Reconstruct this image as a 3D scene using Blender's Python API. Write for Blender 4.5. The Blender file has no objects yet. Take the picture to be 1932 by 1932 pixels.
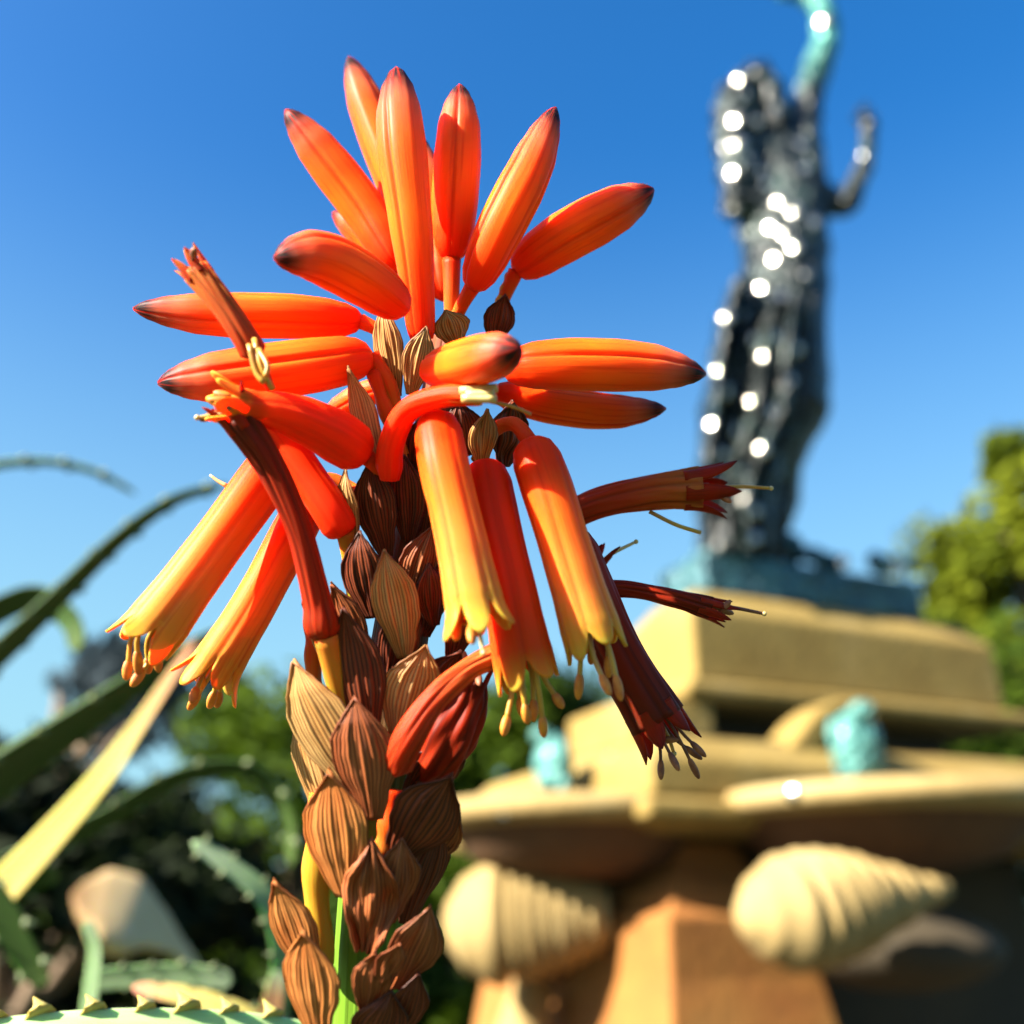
import bpy, math, random
from mathutils import Vector, Matrix, noise
R = math.radians
random.seed(7)
sc = bpy.context.scene
COL = sc.collection

# ------------------------------------------------------------------ camera
CAM = Vector((0, 0, 0.95)); PITCH = R(22.0); FPX = 2500.0; S = 2500.0 / 1932.0
FWD = Vector((0, math.cos(PITCH), math.sin(PITCH))); UP = Vector((0, -math.sin(PITCH), math.cos(PITCH))); RT = Vector((1, 0, 0))
cd = bpy.data.cameras.new('camera'); cam = bpy.data.objects.new('camera', cd); COL.objects.link(cam)
cam.location = CAM; cam.rotation_euler = (R(90) + PITCH, 0, 0)
cd.sensor_width = 36; cd.lens = 36; cd.clip_start = 0.01; cd.clip_end = 2000
cd.dof.use_dof = True; cd.dof.focus_distance = 0.147; cd.dof.aperture_fstop = 12.5
sc.camera = cam

# ------------------------------------------------------------------ sky, sun, exposure
SUN_EL = R(33); SUN_AZ = R(61)          # azimuth: from the camera's back towards its left
SUN_DIR = Vector((-math.sin(SUN_AZ) * math.cos(SUN_EL), -math.cos(SUN_AZ) * math.cos(SUN_EL), math.sin(SUN_EL)))
w = bpy.data.worlds.new('World'); sc.world = w; w.use_nodes = True
nt = w.node_tree; nt.nodes.clear()
sky = nt.nodes.new('ShaderNodeTexSky'); sky.sky_type = 'NISHITA'; sky.sun_disc = False
sky.sun_elevation = SUN_EL; sky.sun_rotation = math.atan2(SUN_DIR.x, SUN_DIR.y)
sky.altitude = 0; sky.air_density = 1.0; sky.dust_density = 1.6; sky.ozone_density = 3.0
hs = nt.nodes.new('ShaderNodeHueSaturation'); hs.inputs['Saturation'].default_value = 1.38; hs.inputs['Hue'].default_value = 0.503
bg = nt.nodes.new('ShaderNodeBackground'); bg.inputs['Strength'].default_value = 0.054
wo = nt.nodes.new('ShaderNodeOutputWorld')
# thin pale haze towards the horizon, the same all round
tcw = nt.nodes.new('ShaderNodeTexCoord'); spw = nt.nodes.new('ShaderNodeSeparateXYZ'); nt.links.new(tcw.outputs['Generated'], spw.inputs[0])
hz = nt.nodes.new('ShaderNodeMapRange'); hz.interpolation_type = 'SMOOTHSTEP'
for k_, v_ in zip(('From Min', 'From Max', 'To Min', 'To Max'), (0.05, 0.68, 0.95, 0.0)): hz.inputs[k_].default_value = v_
nt.links.new(spw.outputs[2], hz.inputs[0])
mh = nt.nodes.new('ShaderNodeMix'); mh.data_type = 'RGBA'; mh.inputs[7].default_value = (1.45, 2.75, 3.25, 1)
nt.links.new(hz.outputs[0], mh.inputs[0]); nt.links.new(hs.outputs[0], mh.inputs[6])
nt.links.new(sky.outputs[0], hs.inputs['Color']); nt.links.new(mh.outputs[2], bg.inputs[0]); nt.links.new(bg.outputs[0], wo.inputs[0])
sd = bpy.data.lights.new('sun', 'SUN'); sd.energy = 5.0; sd.angle = R(0.5); sd.color = (1.0, 0.93, 0.80)
sun = bpy.data.objects.new('sun', sd); COL.objects.link(sun)
sun.rotation_euler = SUN_DIR.to_track_quat('Z', 'Y').to_euler(); sun.location = (-5, -2, 8)
sc.view_settings.view_transform = 'Standard'; sc.view_settings.look = 'None'
sc.view_settings.exposure = 2.4; sc.view_settings.gamma = 1.0
sc.render.engine = 'CYCLES'
sc.cycles.use_denoising = True
sc.cycles.max_bounces = 8; sc.cycles.sample_clamp_indirect = 6.0

# ------------------------------------------------------------------ pixel helpers (u, v in 1932ths of the frame)
D0 = 0.150
def ray(u, v): return FWD + RT * ((u - 966) * S / FPX) + UP * ((966 - v) * S / FPX)
def P(u, v, d): return CAM + ray(u, v) * d                       # d: distance along the view axis
def PY(u, v, Y): r = ray(u, v); return CAM + r * (Y / r.y)       # on the upright plane at distance Y
def dep(v, dd=0): return D0 + dd / 1000.0 + 0.012 * (966 - v) / 966
def F(u, v, dd=0): return P(u, v, dep(v, dd))                    # near the flower spike, dd in mm
def wid(wu, d=D0): return wu * S / FPX * d                       # width in frame units -> metres

# ------------------------------------------------------------------ materials
def mat(name):
    m = bpy.data.materials.new(name); m.use_nodes = True
    t = m.node_tree; b = t.nodes['Principled BSDF']
    return m, t, b
def N(t, kind, **kw):
    n = t.nodes.new(kind)
    for k, v in kw.items():
        if hasattr(n, k) and k not in ('Scale',): setattr(n, k, v)
        else: n.inputs[k].default_value = v
    return n
def ramp(t, stops, interp='LINEAR'):
    n = t.nodes.new('ShaderNodeValToRGB'); cr = n.color_ramp; cr.interpolation = interp
    while len(cr.elements) < len(stops): cr.elements.new(0.5)
    for e, (p, c) in zip(cr.elements, stops): e.position = p; e.color = (*c, 1) if len(c) == 3 else c
    return n
def mix(t, a, b, f, mode='MIX'):
    n = t.nodes.new('ShaderNodeMix'); n.data_type = 'RGBA'; n.blend_type = mode
    for s, x in ((0, f), (6, a), (7, b)):
        if hasattr(x, 'is_linked'): t.links.new(x, n.inputs[s])
        else: n.inputs[s].default_value = x if not isinstance(x, tuple) else (*x, 1)
    return n.outputs[2]
def uvmap(t, sx, sy):
    uv = N(t, 'ShaderNodeUVMap'); mp = N(t, 'ShaderNodeMapping'); mp.inputs['Scale'].default_value = (sx, sy, 1)
    oi = N(t, 'ShaderNodeObjectInfo'); cb = N(t, 'ShaderNodeCombineXYZ'); ml = N(t, 'ShaderNodeMath', operation='MULTIPLY'); ml.inputs[1].default_value = 37
    t.links.new(oi.outputs['Random'], ml.inputs[0]); t.links.new(ml.outputs[0], cb.inputs[2]); t.links.new(cb.outputs[0], mp.inputs['Location'])
    t.links.new(uv.outputs[0], mp.inputs[0]); return uv, mp
def sep(t, uv):
    s = N(t, 'ShaderNodeSeparateXYZ'); t.links.new(uv.outputs[0], s.inputs[0]); return s
def bump(t, b, h, strength, dist):
    n = N(t, 'ShaderNodeBump'); n.inputs['Strength'].default_value = strength; n.inputs['Distance'].default_value = dist
    t.links.new(h, n.inputs['Height']); t.links.new(n.outputs[0], b.inputs['Normal'])

def petal_mat(name, stops, sss=0.7, scale=0.006, radius=(1.0, 0.05, 0.01), rough=0.45, streak=0.6, streakcol=(0.50, 0.02, 0.003)):
    m, t, b = mat(name)
    uv, mp = uvmap(t, 14, 1.4); s = sep(t, uv)
    nz = N(t, 'ShaderNodeTexNoise', Scale=1.0, Detail=5.0, Roughness=0.6); t.links.new(mp.outputs[0], nz.inputs['Vector'])
    wob = N(t, 'ShaderNodeMath', operation='MULTIPLY_ADD'); wob.inputs[1].default_value = 0.16; wob.inputs[2].default_value = -0.08
    t.links.new(nz.outputs[0], wob.inputs[0])
    ad = N(t, 'ShaderNodeMath', operation='ADD'); t.links.new(s.outputs[1], ad.inputs[0]); t.links.new(wob.outputs[0], ad.inputs[1])
    cr = ramp(t, stops); t.links.new(ad.outputs[0], cr.inputs[0])
    sr = ramp(t, [(0.50, (0, 0, 0)), (0.72, (1, 1, 1))]); t.links.new(nz.outputs[0], sr.inputs[0])
    fm = N(t, 'ShaderNodeMath', operation='MULTIPLY'); fm.inputs[1].default_value = streak; t.links.new(sr.outputs[0], fm.inputs[0])
    c = mix(t, cr.outputs[0], streakcol, fm.outputs[0])
    sa = N(t, 'ShaderNodeAttribute'); sa.attribute_name = 'seam'; c = mix(t, c, streakcol, sa.outputs['Fac'])
    t.links.new(c, b.inputs['Base Color'])
    b.inputs['Roughness'].default_value = rough; b.inputs['Subsurface Weight'].default_value = sss
    b.inputs['Subsurface Radius'].default_value = radius; b.inputs['Subsurface Scale'].default_value = scale
    b.inputs['Specular IOR Level'].default_value = 0.07
    bump(t, b, nz.outputs[0], 0.25, 0.0003)
    return m
OR = (0.80, 0.115, 0.006); RD = (0.74, 0.038, 0.002)
M_bud = petal_mat('bud_skin', [(0.0, (0.70, 0.03, 0.003)), (0.12, RD), (0.45, OR), (0.66, (0.70, 0.085, 0.010)), (0.80, (0.50, 0.085, 0.035)), (0.875, (0.20, 0.045, 0.025)), (0.925, (0.015, 0.010, 0.010))])
M_flower = petal_mat('flower_skin', [(0.0, (0.70, 0.03, 0.003)), (0.2, RD), (0.42, (0.80, 0.13, 0.012)), (0.72, (0.78, 0.20, 0.035)), (0.88, (0.72, 0.23, 0.03)), (0.95, (0.48, 0.27, 0.03)), (1.0, (0.34, 0.22, 0.03))])
M_lobe = petal_mat('petal_lobe', [(0.0, (0.72, 0.19, 0.02)), (0.45, (0.70, 0.22, 0.02)), (0.75, (0.50, 0.25, 0.025)), (1.0, (0.26, 0.16, 0.03))], sss=0.6, scale=0.003, streak=0.25)
M_redflower = petal_mat('red_flower_skin', [(0.0, (0.66, 0.022, 0.003)), (0.5, (0.74, 0.030, 0.003)), (0.82, (0.72, 0.05, 0.005)), (0.92, (0.60, 0.14, 0.012)), (1.0, (0.42, 0.26, 0.03))])
M_wither = petal_mat('withered_skin', [(0.0, (0.26, 0.02, 0.004)), (0.45, (0.22, 0.014, 0.003)), (0.75, (0.12, 0.014, 0.005)), (1.0, (0.018, 0.008, 0.006))], sss=0.45, scale=0.003, rough=0.5, streak=0.7, streakcol=(0.03, 0.006, 0.004))
M_witherpale = petal_mat('half_dry_skin', [(0.0, (0.34, 0.02, 0.004)), (0.4, (0.36, 0.035, 0.008)), (0.8, (0.38, 0.10, 0.02)), (1.0, (0.08, 0.02, 0.008))], sss=0.55, scale=0.003, rough=0.5, streak=0.7, streakcol=(0.10, 0.012, 0.004))  # lighter and redder than the withered skin
M_pedicel = petal_mat('pedicel_skin', [(0.0, (0.36, 0.16, 0.02)), (0.5, (0.48, 0.08, 0.008)), (1.0, (0.62, 0.035, 0.004))], sss=0.6, scale=0.003)
M_yellowped = petal_mat('yellow_pedicel_skin', [(0.0, (0.40, 0.25, 0.02)), (0.6, (0.42, 0.22, 0.02)), (1.0, (0.36, 0.12, 0.015))], sss=0.5, scale=0.003, streak=0.15)

def simple(name, c, rough=0.5, sss=0, c2=None, nscale=40, metal=0, spec=0.5):
    m, t, b = mat(name)
    if c2:
        tc = N(t, 'ShaderNodeTexCoord'); nz = N(t, 'ShaderNodeTexNoise', Scale=nscale, Detail=5.0); t.links.new(tc.outputs['Object'], nz.inputs['Vector'])
        cr = ramp(t, [(0.35, c), (0.65, c2)]); t.links.new(nz.outputs[0], cr.inputs[0]); t.links.new(cr.outputs[0], b.inputs['Base Color'])
        bump(t, b, nz.outputs[0], 0.3, 0.1 / nscale)
    else: b.inputs['Base Color'].default_value = (*c, 1)
    b.inputs['Roughness'].default_value = rough; b.inputs['Metallic'].default_value = metal; b.inputs['Specular IOR Level'].default_value = spec
    if sss: b.inputs['Subsurface Weight'].default_value = sss; b.inputs['Subsurface Radius'].default_value = (1, .6, .2); b.inputs['Subsurface Scale'].default_value = 0.001
    return m
M_filament = simple('filament', (0.42, 0.26, 0.03), 0.4, 0.4, (0.38, 0.17, 0.02), 300)
M_anther = simple('anther', (0.55, 0.20, 0.012), 0.6, 0.3, (0.42, 0.10, 0.008), 700)
M_dryfil = simple('dry_filament', (0.16, 0.05, 0.02), 0.6, 0, (0.07, 0.02, 0.01), 400)
M_dryanth = simple('dry_anther', (0.30, 0.10, 0.03), 0.6, 0, (0.12, 0.03, 0.015), 700)
M_pale = simple('pale_style', (0.50, 0.40, 0.20), 0.35, 0.3, (0.45, 0.32, 0.10), 500)

def bract_mat(name, base, base2, stripe, density=15, amount=0.72):
    m, t, b = mat(name)
    uv, mp = uvmap(t, 1.0, 0.16)
    nz = N(t, 'ShaderNodeTexWave', Scale=density / 3.2, Distortion=2.2, Detail=3.0); nz.inputs['Detail Scale'].default_value = 2.2; nz.inputs['Detail Roughness'].default_value = 0.65; t.links.new(mp.outputs[0], nz.inputs['Vector'])
    k = lambda x: (x, x, x)
    sr = ramp(t, [(0.04, k(1)), (0.22, k(.8)), (0.42, k(.12)), (0.7, k(0))]); t.links.new(nz.outputs['Fac'], sr.inputs[0])
    uv2, mp2 = uvmap(t, 2.5, 2); n2 = N(t, 'ShaderNodeTexNoise', Scale=1.0, Detail=4.0); t.links.new(mp2.outputs[0], n2.inputs['Vector'])
    r2 = ramp(t, [(0.35, base), (0.65, base2)]); t.links.new(n2.outputs[0], r2.inputs[0])
    fm = N(t, 'ShaderNodeMath', operation='MULTIPLY'); fm.inputs[1].default_value = amount; t.links.new(sr.outputs[0], fm.inputs[0])
    c = mix(t, r2.outputs[0], stripe, fm.outputs[0]); t.links.new(c, b.inputs['Base Color'])
    b.inputs['Roughness'].default_value = 0.55; b.inputs['Specular IOR Level'].default_value = 0.35
    bump(t, b, nz.outputs['Fac'], 0.45, 0.00035)
    tr = N(t, 'ShaderNodeBsdfTranslucent'); t.links.new(c, tr.inputs[0]); ms = N(t, 'ShaderNodeMixShader'); ms.inputs[0].default_value = 0.28
    t.links.new(b.outputs[0], ms.inputs[1]); t.links.new(tr.outputs[0], ms.inputs[2]); t.links.new(ms.outputs[0], t.nodes['Material Output'].inputs[0])
    return m
M_bcream = bract_mat('bract_straw', (0.56, 0.34, 0.12), (0.52, 0.24, 0.06), (0.13, 0.028, 0.007))
M_borange = bract_mat('bract_rust', (0.55, 0.22, 0.055), (0.48, 0.14, 0.026), (0.12, 0.02, 0.005))
M_bshade = bract_mat('bract_maroon_shade', (0.22, 0.045, 0.011), (0.14, 0.022, 0.006), (0.025, 0.005, 0.003), 13, 0.85)  # maroon bract tone, partly shade put into the colour
M_bbrown = bract_mat('bract_brown', (0.40, 0.12, 0.035), (0.30, 0.07, 0.018), (0.07, 0.012, 0.004))

def stalk_mat():
    m, t, b = mat('stalk_skin'); uv, mp = uvmap(t, 16, 1.5); s = sep(t, uv)
    nz = N(t, 'ShaderNodeTexNoise', Scale=1.0, Detail=4.0); t.links.new(mp.outputs[0], nz.inputs['Vector'])
    cr = ramp(t, [(0.0, (0.08, 0.16, 0.012)), (0.46, (0.10, 0.20, 0.012)), (0.53, (0.10, 0.11, 0.012)), (0.60, (0.07, 0.022, 0.007)), (1.0, (0.16, 0.035, 0.01))]); t.links.new(s.outputs[1], cr.inputs[0])
    sr = ramp(t, [(0.5, (0, 0, 0)), (0.7, (0.6, 0.6, 0.6))]); t.links.new(nz.outputs[0], sr.inputs[0])
    c = mix(t, cr.outputs[0], (0.03, 0.06, 0.006), sr.outputs[0]); t.links.new(c, b.inputs['Base Color'])
    b.inputs['Roughness'].default_value = 0.6; b.inputs['Specular IOR Level'].default_value = 0.15; bump(t, b, nz.outputs[0], 0.6, 0.0008); return m
M_stalk = stalk_mat()

def leaf_mat(name, c1, c2, tip, nscale=1.0):
    m, t, b = mat(name); uv, mp = uvmap(t, 6, 5); s = sep(t, uv)
    nz = N(t, 'ShaderNodeTexNoise', Scale=nscale, Detail=4.0); t.links.new(mp.outputs[0], nz.inputs['Vector'])
    a = ramp(t, [(0.3, c1), (0.7, c2)]); t.links.new(nz.outputs[0], a.inputs[0])
    f = ramp(t, [(0.72, (0, 0, 0)), (1.0, (1, 1, 1))]); t.links.new(s.outputs[1], f.inputs[0])
    c = mix(t, a.outputs[0], tip, f.outputs[0]); t.links.new(c, b.inputs['Base Color'])
    b.inputs['Roughness'].default_value = 0.6; b.inputs['Specular IOR Level'].default_value = 0.2; b.inputs['Subsurface Weight'].default_value = 0.25
    b.inputs['Subsurface Radius'].default_value = (0.4, 1, 0.15); b.inputs['Subsurface Scale'].default_value = 0.004
    return m
M_leaf = leaf_mat('aloe_leaf', (0.016, 0.040, 0.006), (0.03, 0.062, 0.010), (0.05, 0.08, 0.02))
M_leafpale = leaf_mat('aloe_leaf_pale', (0.12, 0.19, 0.09), (0.16, 0.22, 0.12), (0.17, 0.22, 0.14))
M_leafmint = leaf_mat('aloe_leaf_mint', (0.28, 0.44, 0.16), (0.36, 0.50, 0.24), (0.32, 0.46, 0.20))
M_leafyellow = leaf_mat('aloe_leaf_yellow', (0.36, 0.31, 0.07), (0.40, 0.31, 0.10), (0.44, 0.17, 0.11))
M_leafdry = leaf_mat('aloe_leaf_dry', (0.44, 0.31, 0.15), (0.50, 0.37, 0.19), (0.16, 0.08, 0.03))
M_leaftan = leaf_mat('aloe_leaf_brown_base', (0.18, 0.09, 0.035), (0.14, 0.07, 0.03), (0.13, 0.18, 0.10))
M_tooth = simple('aloe_tooth', (0.34, 0.34, 0.08), 0.45, 0.2, (0.34, 0.18, 0.03), 250)
M_toothpale = simple('aloe_tooth_pale', (0.09, 0.13, 0.05), 0.5, 0.1, (0.12, 0.14, 0.05), 200)
M_trunk = simple('woody_trunk', (0.12, 0.08, 0.05), 0.9, 0, (0.20, 0.14, 0.09), 30)

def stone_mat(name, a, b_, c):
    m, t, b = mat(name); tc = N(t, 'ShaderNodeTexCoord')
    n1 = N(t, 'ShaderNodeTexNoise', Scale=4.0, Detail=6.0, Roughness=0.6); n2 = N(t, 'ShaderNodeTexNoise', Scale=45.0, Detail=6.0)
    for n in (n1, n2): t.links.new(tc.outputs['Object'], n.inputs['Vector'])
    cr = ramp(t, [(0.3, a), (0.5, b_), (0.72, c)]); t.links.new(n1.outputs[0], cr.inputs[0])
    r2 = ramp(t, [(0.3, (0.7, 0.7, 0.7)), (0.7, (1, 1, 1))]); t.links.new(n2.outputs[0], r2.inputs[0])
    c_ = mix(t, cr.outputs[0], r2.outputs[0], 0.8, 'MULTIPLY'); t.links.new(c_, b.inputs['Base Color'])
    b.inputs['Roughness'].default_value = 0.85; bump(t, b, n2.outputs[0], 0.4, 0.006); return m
M_stone = stone_mat('sandstone', (0.20, 0.125, 0.022), (0.24, 0.16, 0.035), (0.28, 0.195, 0.06))
M_stonewarm = stone_mat('ochre_stone', (0.22, 0.07, 0.008), (0.26, 0.10, 0.014), (0.28, 0.125, 0.022))
M_shell = stone_mat('pale_stone', (0.25, 0.165, 0.05), (0.29, 0.20, 0.07), (0.32, 0.24, 0.10))
def bronze_mat(name, dark, green, rough, lo=0.45, hi=0.68, metal=0.7):
    m, t, b = mat(name); tc = N(t, 'ShaderNodeTexCoord')
    n1 = N(t, 'ShaderNodeTexNoise', Scale=9.0, Detail=6.0, Roughness=0.65); t.links.new(tc.outputs['Object'], n1.inputs['Vector'])
    n2 = N(t, 'ShaderNodeTexNoise', Scale=26.0, Detail=2.0); t.links.new(tc.outputs['Object'], n2.inputs['Vector'])
    cr = ramp(t, [(lo, dark), (hi, green)]); t.links.new(n1.outputs[0], cr.inputs[0]); t.links.new(cr.outputs[0], b.inputs['Base Color'])
    b.inputs['Metallic'].default_value = metal; b.inputs['Roughness'].default_value = rough; b.inputs['Coat Weight'].default_value = 0.15; b.inputs['Coat Roughness'].default_value = 0.12
    bump(t, b, n2.outputs[0], 1.0, 0.045); return m
M_bronze = bronze_mat('dark_bronze', (0.006, 0.010, 0.010), (0.045, 0.080, 0.072), 0.34, 0.50, 0.74, 0.35)
M_bronze_body = bronze_mat('dark_bronze_green_arm', (0.006, 0.010, 0.010), (0.045, 0.080, 0.072), 0.34, 0.50, 0.74, 0.35)
def arm_patina():
    t = M_bronze_body.node_tree; b = t.nodes['Principled BSDF']; src = b.inputs['Base Color'].links[0].from_socket
    tc = N(t, 'ShaderNodeTexCoord'); sp_ = N(t, 'ShaderNodeSeparateXYZ'); t.links.new(tc.outputs['Object'], sp_.inputs[0])
    z0, z1 = PY(1520, 190, 2.98).z, PY(1520, 90, 2.98).z; mr = N(t, 'ShaderNodeMapRange'); mr.inputs['From Min'].default_value = z0; mr.inputs['From Max'].default_value = z1
    t.links.new(sp_.outputs[2], mr.inputs[0]); t.links.new(mix(t, src, (0.05, 0.20, 0.17), mr.outputs[0]), b.inputs['Base Color'])
arm_patina()
M_bronzebase = bronze_mat('teal_bronze', (0.02, 0.06, 0.075), (0.05, 0.14, 0.15), 0.42, metal=0.4)
M_verdigris = bronze_mat('verdigris', (0.025, 0.12, 0.105), (0.07, 0.22, 0.20), 0.6, 0.3, 0.6, 0.2)

def foliage_mat(name, a, b_, hue=0):
    m, t, b = mat(name); oi = N(t, 'ShaderNodeAttribute'); oi.attribute_name = 'tone'
    cr = ramp(t, [(0.0, a), (1.0, b_)]); t.links.new(oi.outputs['Fac'], cr.inputs[0]); t.links.new(cr.outputs[0], b.inputs['Base Color'])
    b.inputs['Roughness'].default_value = 0.75; b.inputs['Specular IOR Level'].default_value = 0.15
    tr = N(t, 'ShaderNodeBsdfTranslucent'); t.links.new(cr.outputs[0], tr.inputs[0]); ms = N(t, 'ShaderNodeMixShader'); ms.inputs[0].default_value = 0.35
    t.links.new(b.outputs[0], ms.inputs[1]); t.links.new(tr.outputs[0], ms.inputs[2]); t.links.new(ms.outputs[0], t.nodes['Material Output'].inputs[0]); return m
M_fol = foliage_mat('foliage_green', (0.012, 0.034, 0.002), (0.055, 0.09, 0.003))
M_folyellow = foliage_mat('foliage_yellow_green', (0.06, 0.09, 0.004), (0.15, 0.175, 0.008))
M_folblue = foliage_mat('foliage_blue_green', (0.016, 0.026, 0.030), (0.035, 0.05, 0.06))
M_grass = simple('lawn', (0.018, 0.034, 0.005), 0.95, 0, (0.035, 0.05, 0.008), 6)

# ------------------------------------------------------------------ mesh helpers
def obj(name, me, m, parent=None):
    o = bpy.data.objects.new(name, me); COL.objects.link(o)
    if m and not me.materials: me.materials.append(m)
    if parent: o.parent = parent; o.matrix_parent_inverse = parent.matrix_world.inverted() if parent.type != 'EMPTY' else Matrix.Translation(-parent.location)
    return o
def empty(name, loc, label, cat, group=None):
    o = bpy.data.objects.new(name, None); o.empty_display_size = 0.05; COL.objects.link(o); o.location = loc
    o['label'] = label; o['category'] = cat
    if group: o['group'] = group
    return o
def tag(o, label, cat, group=None):
    o['label'] = label; o['category'] = cat
    if group: o['group'] = group
    return o
def mesh(verts, faces, uvs=None, smooth=True, name='mesh'):
    me = bpy.data.meshes.new(name); me.from_pydata([tuple(v) for v in verts], [], faces)
    if uvs:
        ul = me.uv_layers.new(name='UVMap')
        for lp in me.loops: ul.data[lp.index].uv = uvs[lp.vertex_index]
    if smooth: me.polygons.foreach_set('use_smooth', [True] * len(me.polygons))
    me.update(); return me
def spline(pts, n):
    pts = [Vector(p) for p in pts]
    if len(pts) == 2: return [pts[0].lerp(pts[1], i / (n - 1)) for i in range(n)]
    q = [pts[0] * 2 - pts[1]] + pts + [pts[-1] * 2 - pts[-2]]; out = []; k = len(pts) - 1
    for i in range(n):
        x = i / (n - 1) * k; j = min(int(x), k - 1); t = x - j; a, b, c, d = q[j:j + 4]
        out.append(0.5 * ((2 * b) + (c - a) * t + (2 * a - 5 * b + 4 * c - d) * t * t + (3 * b - a - 3 * c + d) * t ** 3))
    return out
def lerp_prof(prof, t):
    for (a, x), (b, y) in zip(prof, prof[1:]):
        if t <= b:
            s = (t - a) / (b - a + 1e-9); s = s * s * (3 - 2 * s) * 0.5 + s * 0.5; return x + (y - x) * s
    return prof[-1][1]
def frames(path, side=None):
    n = len(path); tg = [(path[min(i + 1, n - 1)] - path[max(i - 1, 0)]).normalized() for i in range(n)]
    s = side if side is not None else (RT if abs(tg[0].dot(RT)) < 0.8 else UP)
    out = []
    for t in tg:
        s = (s - t * s.dot(t)).normalized(); out.append((t, s, t.cross(s)))
    return out
def tube(path, radii, seg=16, shape=None, cap=True, side=None, rows=None, uvv=None):
    fr = frames(path, side); V = []; UV = []; n = len(path)
    for i, (p, (t, s, b)) in enumerate(zip(path, fr)):
        vv = uvv[i] if uvv else i / (n - 1)
        for k in range(seg):
            th = 2 * math.pi * k / seg; r = radii[i] * (shape(th, vv) if shape else 1)
            V.append(p + s * (math.cos(th) * r) + b * (math.sin(th) * r)); UV.append((abs(2 * k / seg - 1), vv))
    Fc = [(i * seg + k, i * seg + (k + 1) % seg, (i + 1) * seg + (k + 1) % seg, (i + 1) * seg + k) for i in range(n - 1) for k in range(seg)]
    if cap:
        for row, p, vv in ((0, path[0], 0), (n - 1, path[-1], 1)):
            c = len(V); V.append(p); UV.append((0.5, uvv[row] if uvv else vv))
            for k in range(seg):
                a, b = row * seg + k, row * seg + (k + 1) % seg; Fc.append((c, b, a) if row == 0 else (c, a, b))
    return mesh(V, Fc, UV)
def seam(me, n, seg, lines, ph, k0=0.10, amt=0.75):
    val = []
    for i in range(len(me.vertices)):
        if i >= n * seg: val.append(0.0); continue
        th = 2 * math.pi * (i % seg) / seg; a = ((th + ph) * lines / (2 * math.pi)) % 1.0; d = abs(a - 0.5) * 2
        val.append(amt * math.exp(-((1 - d) / k0) ** 2))
    me.attributes.new('seam', 'FLOAT', 'POINT').data.foreach_set('value', val); return me
def ell(c, axes, seg=10, rings=7):
    V = []; Fc = []
    for i in range(rings + 1):
        ph = math.pi * i / rings
        for k in range(seg):
            th = 2 * math.pi * k / seg; V.append(c + axes[0] * (math.sin(ph) * math.cos(th)) + axes[1] * (math.sin(ph) * math.sin(th)) + axes[2] * math.cos(ph))
    Fc = [(i * seg + k, (i + 1) * seg + k, (i + 1) * seg + (k + 1) % seg, i * seg + (k + 1) % seg) for i in range(rings) for k in range(seg)]
    return mesh(V, Fc)
def join(parts, name='mesh'):
    V = []; Fc = []
    for me in parts:
        o = len(V); V += [v.co.copy() for v in me.vertices]; Fc += [tuple(o + i for i in p.vertices) for p in me.polygons]
    return mesh(V, Fc)

# ================================================================== SETTING
g = obj('ground', mesh([(-600, -600, 0), (600, -600, 0), (600, 600, 0), (-600, 600, 0)], [(0, 1, 2, 3)], smooth=False), M_grass); g['kind'] = 'structure'

M_bouncecut = simple('bounce_cut_dark', (0.006, 0.012, 0.012), 0.08)  # dark glossy surface for the sheets added to cut bounced light
M_shadebrown = stone_mat('shade_brown_stone', (0.07, 0.028, 0.008), (0.09, 0.038, 0.011), (0.11, 0.05, 0.016))  # underside shade put into the colour as a darker brown stone
M_shadestone = stone_mat('shade_dark_stone', (0.020, 0.013, 0.005), (0.030, 0.020, 0.007), (0.045, 0.028, 0.010))  # near-black stone: deep shade painted into the colour, also darkens the added ring
# ------------------------------------------------------------------ fountain
ANG = R(23.4); E1 = Vector((math.cos(ANG), math.sin(ANG), 0)); E2 = Vector((-math.sin(ANG), math.cos(ANG), 0))
KA = Vector((0.481, 2.657, 0)); WF, DF = 1.10, 0.34; CZ = CAM.z
fount = empty('fountain', KA + E1 * WF / 2 + E2 * DF / 2, 'tiered sandstone fountain with scalloped shells and half round basins', 'fountain')
def rect(s, z): 
    return [KA + E1 * a + E2 * b + Vector((0, 0, CZ + z)) for a, b in ((-s, -s), (WF + s, -s), (WF + s, DF + s), (-s, DF + s))]
def tier(name, prof, m, bev=0.012):
    V = []; Fc = []
    for s, z in prof: V += rect(s, z)
    n = len(prof)
    for i in range(n - 1):
        for k in range(4): Fc.append((i * 4 + k, (i + 1) * 4 + k, (i + 1) * 4 + (k + 1) % 4, i * 4 + (k + 1) % 4))
    Fc += [(0, 1, 2, 3), tuple((n - 1) * 4 + k for k in (3, 2, 1, 0))]
    o = obj(name, mesh(V, Fc, smooth=False), m, fount)
    md = o.modifiers.new('bevel', 'BEVEL'); md.width = bev; md.segments = 3; md.limit_method = 'ANGLE'
    return o
tier('pedestal_block', [(-0.075, 0.875), (-0.055, 0.87), (0.0, 0.80), (0.0, 0.60)], M_stone)
tier('ledge', [(-0.01, 0.599), (0.055, 0.588), (0.06, 0.556), (0.045, 0.542), (-0.06, 0.54)], M_stone)
tier('recess', [(-0.13, 0.539), (-0.13, 0.393)], M_shadestone)  # shade under the ledge is painted into this stone
V = [KA + E1 * a + E2 * b + Vector((0, 0, CZ + z)) for z in (0.393, 0.541) for a, b in ((-0.20, -0.02), (0.04, -0.02), (0.04, 0.36), (-0.20, 0.36))]
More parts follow.
